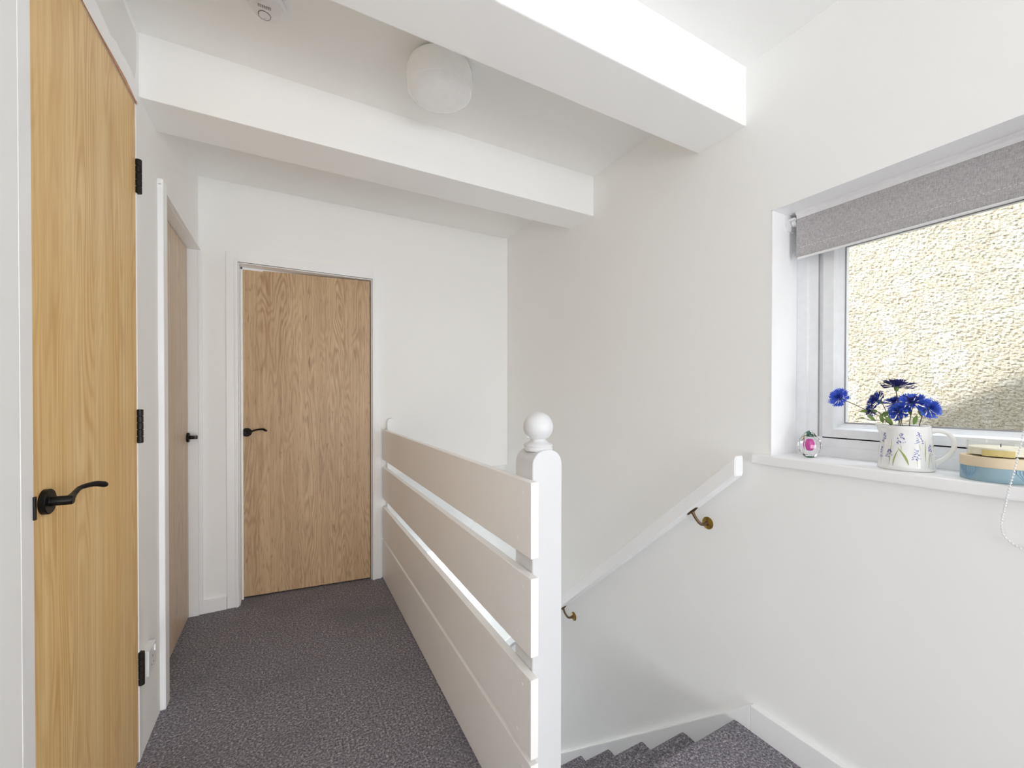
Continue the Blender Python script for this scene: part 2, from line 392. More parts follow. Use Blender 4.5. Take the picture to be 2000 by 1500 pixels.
# newel post: square, barrel top along Y, ball finial
nx0, nx1, ny0, ny1 = XBi+.0005, .6735, .9576, 1.0523
hw = (nx1-nx0)/2; cx = (nx0+nx1)/2; cy = (ny0+ny1)/2
out = [(nx0, -.42), (nx1, -.42), (nx1, 1.036)]
for i in range(1, 16):
    a = math.pi*i/16; out.append((cx+hw*math.copysign(abs(math.cos(a))**.85, math.cos(a)), 1.036+.041*math.sin(a)))
out.append((nx0, 1.036))
s = bmesh.new(); prism(s, out, 'Y', ny0, ny1); fixn(s)
ed = [e for e in s.edges if len(e.link_faces) == 2 and e.calc_face_angle(0) > .6]
bmesh.ops.bevel(s, geom=ed, offset=.0015, segments=2, affect='EDGES')
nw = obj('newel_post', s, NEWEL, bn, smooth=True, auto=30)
pr = [(0, 1.070), (.040, 1.072), (.0415, 1.078), (.0395, 1.0815), (.0405, 1.083), (.0415, 1.088), (.038, 1.0915), (.030, 1.0945), (.024, 1.099), (.0215, 1.104)]
R = .0425; zc = 1.1385
a0 = math.acos(-(zc-1.1045)/R)
for i in range(1, 25):
    a = a0*(1-i/24); pr.append((R*math.sin(a), zc+R*math.cos(a)))
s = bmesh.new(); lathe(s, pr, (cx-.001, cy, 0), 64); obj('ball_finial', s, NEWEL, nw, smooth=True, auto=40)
# half newel against the far wall
out = [(XBi+.0005, -.28), (.640, -.28), (.640, 1.052), (.633, 1.066), (.620, 1.074), (.595, 1.074), (.584, 1.066), (XBi+.0005, 1.052)]
s = bmesh.new(); prism(s, out, 'Y', YF-.052, YF-.001); fixn(s)
bmesh.ops.bevel(s, geom=s.edges[:], offset=.002, segments=2, affect='EDGES'); obj('half_newel', s, GLOSS, bn)
# apron along the landing edge under the boards
apron = obj('apron', B(XBi+.0005, XBi+.012, 1.0523, YF, -.26, -.003), CREAM, bn)

# ------------------------------------------------------------------ handrail on brass brackets
hr = empty('handrail', (XR-.05, .95, .97)); tag(hr, 'white sloping handrail on brass brackets on the right wall', 'handrail')
dirv = Vector((0, 1, -.8905)).normalized(); nrm = Vector((0, .8905, 1)).normalized()
p0 = Vector((XR-.0705, .944, .9745)); Lr = 3.9
cs = [(-.0065, -.024), (-.0065, .020), (-.001, .026), (.037, .026), (.0425, .020), (.0425, -.024), (.037, -.030), (-.001, -.030)]
b = bmesh.new(); rr = []
for t, zc_, vert in ((0, 1, True), (Lr, 1, False)):
    c = p0 + dirv*t
    # plumb cut at the upper end
    rr.append([b.verts.new(c + Vector((x, 0, 0)) + (Vector((0, 0, h*1.0/nrm.z)) if vert else nrm*h)) for x, h in cs])
n = len(cs)
for i in range(n): b.faces.new((rr[0][i], rr[0][(i+1) % n], rr[1][(i+1) % n], rr[1][i]))
b.faces.new(rr[0]); b.faces.new(rr[1][::-1]); fixn(b)
bmesh.ops.bevel(b, geom=[e for e in b.edges if e.calc_face_angle(0) > 1.0], offset=.003, segments=3, affect='EDGES')
obj('rail', b, GLOSS, hr, smooth=True, auto=30)
def bracket(y, z):
    e = bmesh.new(); pc = Vector((XR, y, z))
    lathe(e, [(0, -.0055), (.009, -.0055), (.0105, -.0045), (.022, -.0035), (.025, -.0015), (.025, .0)], pc, 40, 'X')
    w = obj('bracket', e, BRASS, hr, smooth=True, auto=40); w['label'] = 'aged brass wall bracket'
    ys = y+.030; zt = p0.z - (ys-p0.y)*.8905 - .030*1.339
    top = Vector((XR-.056, ys, zt-.004))
    pts = catmull([pc+Vector((-.004, 0, 0)), pc+Vector((-.022, .001, -.002)), pc+Vector((-.038, .006, .001)), Vector((XR-.050, y+.017, z+(zt-z)*.40)), Vector((XR-.055, y+.026, z+(zt-z)*.76)), top], 10)
    e = bmesh.new(); tube(e, pts, interp([.0090, .0062, .0055, .0055, .0062, .0085], len(pts)), 14)
    sd = [top + dirv*a + Vector((0, 0, .002)) for a in (-.027, -.014, 0, .014, .027)]
    tube(e, sd, [.0035, .0050, .0060, .0050, .0035], 12, sx=2.0)
    obj('bracket_arm', e, BRASSD, w, smooth=True, auto=50)
    for a in (90, 210, 330):
        e = bmesh.new(); aa = math.radians(a); lathe(e, [(0, -.0056), (.003, -.0056), (.0038, -.0035)], pc+Vector((0, .0165*math.cos(aa), .0165*math.sin(aa))), 12, 'X')
        obj('screw', e, BRASSD, w)
bracket(1.1105, .7085); bracket(2.014, -.098); bracket(2.95, -.93)

# ------------------------------------------------------------------ doors
def lever(parent, M, flip=1, neck=.042, length=.125, mat=BLACK, rise=.010, tipout=.008):
    """built in the frame: +x out of the door, +y along the lever, +z up; M places it"""
    e = bmesh.new()
    lathe(e, [(0, .0115), (.010, .0115), (.0105, .0105), (.0245, .0105), (.026, .009), (.026, 0)], (0, 0, 0), 48, 'X')
    bmesh.ops.transform(e, matrix=M, verts=e.verts)
    h = obj('handle', fixn(e), mat, parent, smooth=True, auto=40)
    e = bmesh.new()
    lathe(e, [(.0098, .010), (.0098, neck+.008), (.008, neck+.0105), (0, neck+.0105)], (0, 0, 0), 32, 'X')
    pts = catmull([(neck, .0, 0), (neck+.001, .014, .002), (neck+.001, .035, .0085*rise/.01), (neck+.002, .062, .0150*rise/.01), (neck+tipout*.6, .090, .0165*rise/.01), (neck+tipout, length-.012, .0115*rise/.01), (neck+tipout, length, .0070*rise/.01)], 8)
    tube(e, pts, interp([.0088, .0075, .0052, .0046, .0052, .0066, .0070, .0040], len(pts)), 16, sx=1.15)
    bmesh.ops.transform(e, matrix=M, verts=e.verts)
    obj('lever', fixn(e), mat, h, smooth=True, auto=50)
    return h
def frame_mat(loc, xd, yd):
    xd = Vector(xd).normalized(); yd = Vector(yd).normalized(); zd = Vector((0, 0, 1))
    m = Matrix((xd, yd, zd)).transposed().to_4x4(); m.translation = Vector(loc); return m
def hinge(parent, x, y, z0, z1, plate_to):
    e = bmesh.new(); r = .0085; segs = 5; h = (z1-z0)/segs
    for i in range(segs):
        a = z0+i*h+.0006; c = a+h-.0012
        lathe(e, [(0, a), (r-.001, a), (r, a+.001), (r, c-.001), (r-.001, c), (0, c)], (x, y, 0), 20)
    lathe(e, [(0, z0), (r-.002, z0), (r-.002, z1), (0, z1)], (x, y, 0), 16)
    box(e, x-.010, x-.003, y, plate_to, z0+.001, z1-.001, .0008)
    return obj('hinge', e, BRONZE, parent, smooth=True, auto=35)
def archi(bm, segs, w=.06):
    pass

d1 = empty('door_1', (XL, 1.49, 0)); struct(d1, 'honey oak door nearest the camera on the left wall', 'door')
leaf = obj('door_leaf', B(XL-.040, XL-.001, D1a+.0005, D1b-.0015, .010, D1t, .0015), OAK1, d1)
e = bmesh.new()
box(e, XL-.12, XL+.0008, D1a-.047, D1a-.0025, 0, D1t+.012, .0015); box(e, XL-.12, XL+.0015, D1b+.0015, D1b+.030, 0, D1t+.012, .001); box(e, XL-.12, XL+.0010, D1a-.0, D1b+.0, D1t+.003, D1t+.0195, .0008)
box(e, XL-.14, XL-.045, D1a-.01, D1b+.01, .0, D1t+.01)
obj('door_frame', e, GLOSS, d1)
for z0, z1 in ((1.897, 2.010), (1.068, 1.180), (.256, .368)): hinge(leaf, XL+.0065, D1b+.004, z0, z1, D1b+.018)
lever(leaf, frame_mat((XL-.001, 1.207, 1.0065), (1, 0, 0), (0, 1, 0)), neck=.034, length=.118, tipout=.026, rise=.0095)
obj('strike_plate', B(XL-.012, XL+.0045, D1a-.0075, D1a-.001, .980, 1.026, .0008), BLACK, d1)

d2 = empty('door_2', (XL, 2.49, 0)); struct(d2, 'pale oak door set back beyond the honey oak door', 'door')
XD2 = -.490
leaf = obj('door_leaf', B(XD2-.040, XD2, D2a+.002, D2b-.003, .008, D2t-.004, .0015), OAK2, d2)
e = bmesh.new()
box(e, XL-.12, XL-.001, D2a-.02, D2a, 0, D2t+.018, .001); box(e, XL-.12, XL-.001, D2b, D2b+.018, 0, D2t+.018, .001); box(e, XL-.12, XL-.001, D2a, D2b, D2t, D2t+.018, .001)
box(e, XL-.16, XD2-.045, D2a-.01, D2b+.01, 0, D2t+.01)
obj('door_lining', e, GLOSS, d2)
e = bmesh.new()
box(e, XL-.001, XL+.018, D2a-.066, D2a-.006, 0, D2t+.030, .004); box(e, XL-.001, XL+.016, D2b+.004, YF-.001, 0, D2t+.004, .004); box(e, XL-.001, XL+.013, D2a-.066, D2b+.02, D2t+.004, D2t+.012, .003)
obj('architrave', e, GLOSS, d2)
lever(leaf, frame_mat((XD2, 2.832, .998), (1, 0, 0), (0, -1, 0)), neck=.036, length=.110, rise=.006)

d3 = empty('door_3', (D3r, YF, 0)); struct(d3, 'tan oak door in the far end wall, slightly ajar', 'door')
ang = math.radians(6.0)
e = bmesh.new(); box(e, -(D3r-D3l)+.006, -.004, 0, .040, .010, 1.9895, .0015)
Mh = Matrix.Translation((D3r-.001, YF+.010, 0)) @ Matrix.Rotation(-ang, 4, 'Z')
bmesh.ops.transform(e, matrix=Mh, verts=e.verts)
leaf = obj('door_leaf', e, OAK3, d3)
lm = Mh @ frame_mat((-.709, 0, 1.006), (0, -1, 0), (1, 0, 0))
lm = Mh @ Matrix.Translation((-.709, 0, 1.006)) @ Matrix(((0, 1, 0, 0), (-1, 0, 0, 0), (0, 0, 1, 0), (0, 0, 0, 1)))
lever(leaf, lm, neck=.036, length=.112, rise=.011)
e = bmesh.new()
for x0, x1, y1 in ((D3l-.012, D3l, YF+.12), (D3r, D3r+.012, YF+.12)): box(e, x0, x1, YF-.004, y1, 0, D3t, .001)
box(e, D3l-.012, D3r+.012, YF-.004, YF+.12, D3t, D3t+.012, .001)
box(e, D3l, D3l+.010, YF+.075, YF+.12, 0, D3t, .001); box(e, D3l, D3r, YF+.075, YF+.12, D3t-.012, D3t, .001)
obj('door_lining', e, GLOSS, d3)
e = bmesh.new()   # moulded architrave: outer flat band, step and inner bead
for (o, w, t) in ((.006, .058, .013), (.006, .018, .018), (.009, .008, .020)):
    box(e, D3l-o-w, D3l-o, YF-t, YF, 0, D3t+o+w, .0025); box(e, D3r+o, D3r+o+w, YF-t, YF, 0, D3t+o+w, .0025); box(e, D3l-o, D3r+o, YF-t, YF, D3t+o, D3t+o+w, .0025)
obj('architrave', e, GLOSS, d3)
rm = bmesh.new(); box(rm, D3l-.5, D3r+.4, YF+.85, YF+.9, -.1, ZC); box(rm, D3l-.35, D3l-.30, YF+.12, YF+.9, -.1, ZC); box(rm, D3r+.04, D3r+.10, YF+.12, YF+.9, 0, ZC)
struct(obj('wall_beyond', rm, WALL), 'white walls of the room beyond the tan oak door', 'wall')

# ------------------------------------------------------------------ window
w1 = empty('window_1', (XWF, .48, ZS)); struct(w1, 'white window over the stairs looking at a pebbledashed wall', 'window')
rv = bmesh.new()   # reveal linings, bright satin paint
box(rv, XR-.0008, XWF+.02, WY1-.0008, WY1+.004, ZS-.02, WZ1+.0008); box(rv, XR-.0008, XWF+.02, WY0-.004, WY1+.004, WZ1-.0008, WZ1+.004); box(rv, XR-.0008, XWF+.02, WY0-.004, WY0+.0008, ZS-.02, WZ1)
obj('window_reveal', rv, GLOSS, w1)
def ring(bm, y0, y1, z0, z1, prof):
    """profile: list of (inset, x) swept round the rectangle"""
    rs = []
    for ins, x in prof:
        rs.append([bm.verts.new((x, y, z)) for y, z in ((y0+ins, z0+ins), (y1-ins, z0+ins), (y1-ins, z1-ins), (y0+ins, z1-ins))])
    for a, b in zip(rs, rs[1:]+rs[:1]):
        for i in range(4): bm.faces.new((a[i], a[(i+1) % 4], b[(i+1) % 4], b[i]))
    return fixn(bm)
e = ring(bmesh.new(), WY0, WY1, ZS-.002, WZ1, [(0, XWF), (.004, XWF-.002), (.036, XWF-.002), (.040, XWF+.003), (.044, XWF+.004), (.070, XWF+.004), (.070, XWF+.07), (0, XWF+.07)])
fr = obj('window_frame', e, UPVC, w1)
e = ring(bmesh.new(), WY0+.0715, WY1-.0715, ZS+.050, WZ1-.0715, [(.008, XWF+.010), (.014, XWF+.004), (.046, XWF+.004), (.050, XWF+.010), (.052, XWF+.018), (.064, XWF+.030), (.067, XWF+.034), (.067, XWF+.06), (.0, XWF+.06), (.0, XWF+.010)])
obj('sash', e, UPVC, w1)
e = ring(bmesh.new(), WY0+.0695, WY1-.0695, ZS+.048, WZ1-.0695, [(0, XWF+.0045), (.003, XWF+.0045), (.003, XWF+.03), (0, XWF+.03)]); obj('gasket', e, LINE, w1)
gy0, gy1, gz0, gz1 = WY0+.138, WY1-.138, ZS+.117, WZ1-.138
e = ring(bmesh.new(), gy0, gy1, gz0, gz1, [(-.001, XWF+.033), (.004, XWF+.033), (.004, XWF+.036), (-.001, XWF+.036)]); obj('pane_gasket', e, LINE, w1)
obj('pane', B(XWF+.042, XWF+.046, gy0-.006, gy1+.006, gz0-.006, gz1+.006), PANE, w1)
sl = bmesh.new(); box(sl, XR-.020, XR+.012, WY0-.06, WY1+.060, ZS-.034, ZS, .007, 3); box(sl, XR-.002, XWF+.01, WY0, WY1, ZS-.034, ZS-.0002)
o = obj('window_sill', sl, GLOSS, w1); o['label'] = 'white painted sill board'

# ------------------------------------------------------------------ roller blind
rb = empty('roller_blind', (XR+.10, .48, 1.86)); tag(rb, 'grey fabric roller blind pulled a little way down the window', 'blind')
by0, by1 = WY0+.028, .8325
e = bmesh.new(); lathe(e, [(0, by0+.002), (.019, by0+.002), (.019, by1-.002), (0, by1-.002)], (XR+.114, 0, 1.856), 32, 'Y'); obj('roller', e, GREYFAB, rb, smooth=True, auto=40)
e = bmesh.new()
xf = XR+.098; ztop, zbot = 1.853, 1.722
prof = [(xf+.006, 1.868), (xf+.001, 1.858), (xf, ztop), (xf, zbot+.012), (xf+.002, zbot+.003), (xf+.006, zbot), (xf+.010, zbot+.003), (xf+.011, zbot+.012), (xf+.0012, zbot+.034), (xf+.0010, ztop), (xf+.007, 1.868)]
prism(e, prof, 'Y', by0+.004, by1-.0006); obj('blind_fabric', fixn(e), GREYFAB, rb, smooth=True, auto=50)
e = bmesh.new(); lathe(e, [(0, by0+.006), (.0042, by0+.006), (.0042, by1-.003), (0, by1-.003)], (xf+.0055, 0, zbot-.0015), 12, 'Y'); obj('bottom_bar', e, PLASTIC, rb, smooth=True, auto=40)
e = bmesh.new(); yy = by0+.012
while yy < by1-.01:
    box(e, xf-.0009, xf-.0001, yy, yy+.0045, zbot+.0335, zbot+.0345); yy += .009
o = obj('stitching', e, PLASTIC, rb); o['kind'] = 'stuff'
e = bmesh.new()
prism(e, [(XR+.085, WZ1-.001), (XR+.135, WZ1-.001), (XR+.135, WZ1-.008), (XR+.1, WZ1-.009), (XR+.097, WZ1-.016), (XR+.0965, WZ1-.024), (XR+.0925, WZ1-.024), (XR+.091, WZ1-.012), (XR+.085, WZ1-.008)], 'Y', by0, by1-.004); obj('blind_cassette', fixn(e), PLASTIC, rb)
for y0_, y1_ in ((by1+.002, WY1-.001), (WY0+.001, by0-.002)):
    e = bmesh.new()
    ya, yb = (y1_-.006, y1_) if y0_ > .5 else (y0_, y0_+.006)
    prism(e, [(XR+.078, WZ1-.001), (XR+.140, WZ1-.001), (XR+.140, WZ1-.045), (XR+.128, WZ1-.058), (XR+.092, WZ1-.058), (XR+.078, WZ1-.040)], 'Y', ya, yb)
    fixn(e)
    lathe(e, [(0, min(y0_, ya)), (.016, min(y0_, ya)), (.017, (y0_+y1_)/2), (.010, max(y1_-.001, yb-.001)), (0, yb-.001)], (XR+.114, 0, 1.856), 24, 'Y')
    for q in (0, 1):
        box(e, XR+.083+q*.011, XR+.089+q*.011, min(y0_, ya)-.004, yb-.001, WZ1-.026, WZ1-.018, .001)
    obj('blind_bracket', e, PLASTIC, rb)
# bead chain: over the sill nose and down in a loop
ch = catmull([(XR+.095, .215, 1.86), (XR+.03, .262, 1.36), (XR-.014, .287, 1.12), (XR-.022, .297, 1.045), (XR-.0265, .303, 1.005), (XR-.017, .311, .960), (XR-.012, .3165, .925), (XR-.012, .313, .897), (XR-.012, .300, .882), (XR-.012, .282, .872), (XR-.012, .255, .875), (XR-.012, .235, .90), (XR-.018, .225, .96), (XR-.0265, .218, 1.005), (XR-.022, .214, 1.045), (XR+.03, .205, 1.36), (XR+.095, .19, 1.86)], 24)
e = bmesh.new(); acc = 0; last = None; step_ = .0072
tb = bmesh.new(); bmesh.ops.create_icosphere(tb, subdivisions=1, radius=.0026)
vs = [v.co.copy() for v in tb.verts]; fs = [[v.index for v in f.verts] for f in tb.faces]; tb.free()
prev = ch[0]; d = 0
for p in ch[1:]:
    seg = (p-prev).length
    while d+seg >= step_:
        t = (step_-d)/seg; q = prev.lerp(p, t)
        nv = [e.verts.new(q+c) for c in vs]
        for f in fs: e.faces.new([nv[i] for i in f])
        prev = q; seg = (p-prev).length; d = 0
    d += seg; prev = p
tube(e, ch[::6], .0005, 5)
o = obj('bead_chain', e, PLASTIC, rb, smooth=True); o['kind'] = 'stuff'; o['label'] = 'white bead pull chain'

# ------------------------------------------------------------------ outside: neighbour's pebbledashed wall, our own gable above
XE = 3.1
e = bmesh.new(); st_ = .0066
ny = int((2.7+.5)/st_); nz = int((2.75-.6)/st_); grid = []
def peb(y, z):
    h = 0
    d, pts = noise.voronoi(Vector((y*74, z*74, 3.3)))
    h += max(0, 1-d[0]*1.35)**.6*.0060
    d, pts = noise.voronoi(Vector((y*120, z*120, 9.1)))
    h += max(0, .9-d[0])*.003
    h += noise.noise(Vector((y*7, z*7, 0)))*.003
    return h
for i in range(ny+1):
    row = []
    for j in range(nz+1):
        y = -.5+i*st_; z = .6+j*st_
        row.append(e.verts.new((XE-peb(y, z), y, z)))
    grid.append(row)
for i in range(ny):
    for j in range(nz): e.faces.new((grid[i][j], grid[i][j+1], grid[i+1][j+1], grid[i+1][j]))
fixn(e)
nb = empty('neighbouring_wall', (XE, 1, -2.6)); tag(nb, 'sunlit cream pebbledashed wall outside the window, part in shadow', 'wall')
obj('pebbledash', e, PEB, nb)
e = bmesh.new(); box(e, XE+.005, XE+.25, -6, 9, -2.7, 3.3); obj('masonry', e, PEB, nb)
e = bmesh.new()
prism(e, [(-5.4, 2.45), (2.42, 2.45), (2.42, 2.588), (-5.4, 7.39)], 'X', XR+.34, XR+.40)
struct(obj('wall_gable', fixn(e), PEB), 'gable above the landing on the outside', 'wall')
g = B(-6, 12, -8, 14, LOW-.3, LOW-.15); struct(obj('ground', g, paint('concrete_path', (150, 148, 142), .95, .3, 30, .08)), 'concrete ground outside', 'ground')

# ------------------------------------------------------------------ ceiling light and smoke alarm
cl_ = empty('ceiling_light', (.497, 1.492, ZC)); tag(cl_, 'round opal glass flush light on the ceiling between the two beams', 'ceiling light')
LX, LY = .497, 1.492
e = bmesh.new(); lathe(e, [(0, ZC-.0005), (.085, ZC-.0005), (.087, ZC-.014), (.080, ZC-.018), (0, ZC-.018)], (LX, LY, 0), 48); obj('light_base', e, PLASTIC, cl_, smooth=True, auto=40)
e = bmesh.new(); lathe(e, [(.100, ZC-.010), (.112, ZC-.012), (.1185, ZC-.022), (.1225, ZC-.045), (.1225, ZC-.072), (.119, ZC-.092), (.1170, ZC-.098), (.1165, ZC-.1010), (.110, ZC-.1055), (.09, ZC-.112), (.05, ZC-.117), (0, ZC-.119)], (LX, LY, 0), 72)
obj('glass_shade', e, OPAL, cl_, smooth=True, auto=60)
sa = empty('smoke_alarm', (-.06, 1.46, ZC)); tag(sa, 'white round smoke alarm on the ceiling near the left wall', 'smoke alarm')
AX, AY = -.058, 1.498
e = bmesh.new(); lathe(e, [(0, ZC-.0005), (.056, ZC-.0005), (.057, ZC-.008), (.055, ZC-.010), (0, ZC-.010)], (AX, AY, 0), 56); obj('mounting_base', e, PLASTIC, sa, smooth=True, auto=40)
e = bmesh.new(); lathe(e, [(0, ZC-.0105), (.052, ZC-.0105), (.054, ZC-.014), (.053, ZC-.024), (.048, ZC-.032), (.038, ZC-.036), (0, ZC-.0375)], (AX, AY, 0), 56); ab = obj('alarm_body', e, PLASTIC, sa, smooth=True, auto=50)
e = bmesh.new(); lathe(e, [(.0165, ZC-.0362), (.0165, ZC-.0385), (.0175, ZC-.0385), (.0175, ZC-.0362)], (AX-.006, AY+.022, 0), 36); lathe(e, [(0, ZC-.0385), (.0012, ZC-.0385), (.0012, ZC-.036)], (AX-.006, AY+.033, 0), 12); obj('button_ring', e, GREYPL, ab)
e = bmesh.new(); lathe(e, [(0, ZC-.0385), (.016, ZC-.0383), (.0165, ZC-.036)], (AX-.006, AY+.022, 0), 36); obj('test_button', e, PLASTIC, ab, smooth=True, auto=40)
e = bmesh.new()
for k in range(7): box(e, AX-.022+k*.0052, AX-.0185+k*.0052, AY-.016, AY-.007, ZC-.0385, ZC-.035)
obj('sounder_grille', e, plain('pale_grey_grille', (170, 166, 170), .5), ab)

# ------------------------------------------------------------------ wall socket
so_ = empty('wall_socket', (XL, 1.87, .313)); tag(so_, 'white switched wall socket low on the wall beside the honey oak door', 'socket')
sy0, sy1, sz0, sz1 = 1.823, 1.909, .268, .354
e = bmesh.new(); box(e, XL, XL+.022, sy0, sy1, sz0, sz1, .003); sp = obj('socket_plate', e, PLASTIC, so_)
for yy, zz, w, h in ((1.866, .318, .004, .008), (1.855, .292, .007, .004), (1.877, .292, .007, .004)):
    obj('pin_hole', B(XL+.0215, XL+.0225, yy-w/2, yy+w/2, zz-h/2, zz+h/2), GREYPL, sp)
e = bmesh.new(); box(e, XL+.021, XL+.026, 1.884, 1.896, .326, .346, .0015); obj('rocker_switch', e, UPVC, sp)

# ------------------------------------------------------------------ things on the sill
# jug
JX, JY = 1.580, .520
jg = empty('jug', (JX, JY, ZS)); tag(jg, 'white ceramic jug painted with lilac flowers, on the window sill holding blue flowers', 'jug')
vd = Vector((JX, JY, 0)).normalized()          # away from the viewer side of the room
side = Vector((vd.y, -vd.x, 0))                # towards the handle
def jrad(h): return .0625-.0095*(h/.125)
e = bmesh.new(); seg = 64; rings = []
def jring(h, r, spout=0):
    out_ = []
    for i in range(seg):
        a = 2*math.pi*i/seg; dd = vd*math.cos(a)+side*math.sin(a)
        s_ = max(0, -math.sin(a))**18*spout
        out_.append(e.verts.new(Vector((JX, JY, ZS))+dd*(r+s_)+Vector((0, 0, h+s_*.25))))
    rings.append(out_)
jring(.0006, .054); jring(.0006, .0605); jring(.003, .0625)
for i in range(1, 13):
    h = .003+i*.0102; jring(h, jrad(h), max(0, (h-.085)/.04)**1.5*.016)
jring(.1265, jrad(.125)-.0012, .016); jring(.1252, jrad(.125)-.0035, .015); jring(.09, jrad(.09)-.004, 0); jring(.03, jrad(.03)-.004); jring(.006, .05)
for a, b_ in zip(rings, rings[1:]):
    for i in range(seg): e.faces.new((a[i], a[(i+1) % seg], b_[(i+1) % seg], b_[i]))
e.faces.new(rings[0]); e.faces.new(rings[-1]); fixn(e)
jb = obj('jug_body', e, CER, jg, smooth=True, auto=50)
J = Vector((JX, JY, ZS))
e = bmesh.new(); pts = catmull([J+side*.050+Vector((0, 0, .112)), J+side*.068+Vector((0, 0, .114)), J+side*.086+Vector((0, 0, .106)), J+side*.0965+Vector((0, 0, .085)), J+side*.094+Vector((0, 0, .062)), J+side*.080+Vector((0, 0, .038)), J+side*.060+Vector((0, 0, .022))], 8)
tube(e, pts, interp([.0075, .006, .0055, .0055, .0055, .006, .0075], len(pts)), 16, sx=.8); obj('jug_handle', e, CER, jg, smooth=True, auto=60)
# painted sprays on the jug
e = bmesh.new()
def onjug(a, h, off=.0004):
    dd = -vd*math.cos(a)+side*math.sin(a); return J+dd*(jrad(h)+off)+Vector((0, 0, h))
def dab(a, h, w, t, mi, rot=0):
    c = []
    for k in range(8):
        th = 2*math.pi*k/8; x, y = w*math.cos(th), t*math.sin(th); x, y = x*math.cos(rot)-y*math.sin(rot), x*math.sin(rot)+y*math.cos(rot)
        c.append(e.verts.new(onjug(a+x/.06, h+y)))
    e.faces.new(c).material_index = mi
def blade(a0_, h0, a1_, h1, w, mi=2, bend=0):
    n_ = 8; L_, R_ = [], []
    for k in range(n_+1):
        t = k/n_; a = a0_+(a1_-a0_)*t+bend*math.sin(math.pi*t); h = h0+(h1-h0)*t; ww = w*math.sin(math.pi*min(1, max(.08, t*.92+.06)))/.06
        L_.append(e.verts.new(onjug(a-ww, h, .0003))); R_.append(e.verts.new(onjug(a+ww, h, .0003)))
    for k in range(n_): e.faces.new((L_[k], R_[k], R_[k+1], L_[k+1])).material_index = mi
for a, h, ln, wd in ((-.95, .092, .032, .010), (-.18, .090, .030, .013), (.50, .094, .032, .011), (-1.05, .048, .030, .009), (-.62, .047, .022, .010), (.38, .048, .032, .012), (1.0, .060, .030, .010)):
    for q in range(26):
        t = random.random(); ww = wd*(1-t*.75)
        dab(a+random.uniform(-ww, ww)/.06, h-ln/2+ln*t, random.uniform(.0012, .0024), random.uniform(.0010, .0018), 1 if random.random() < .3+.3*t else 0, random.random()*3)
    blade(a, h-ln/2+.002, a+.03, h-ln/2-.020, .0006)
blade(-.45, .012, -.25, .062, .0016, bend=-.05); blade(.10, .018, -.30, .066, .0030, bend=.06); blade(-.60, .014, -.55, .090, .0008); blade(.72, .03, .78, .088, .0012); blade(.85, .012, .95, .052, .0008)
fixn(e); o = obj('painted_flowers', e, [LILAC, DLIL, PGRN], jb)

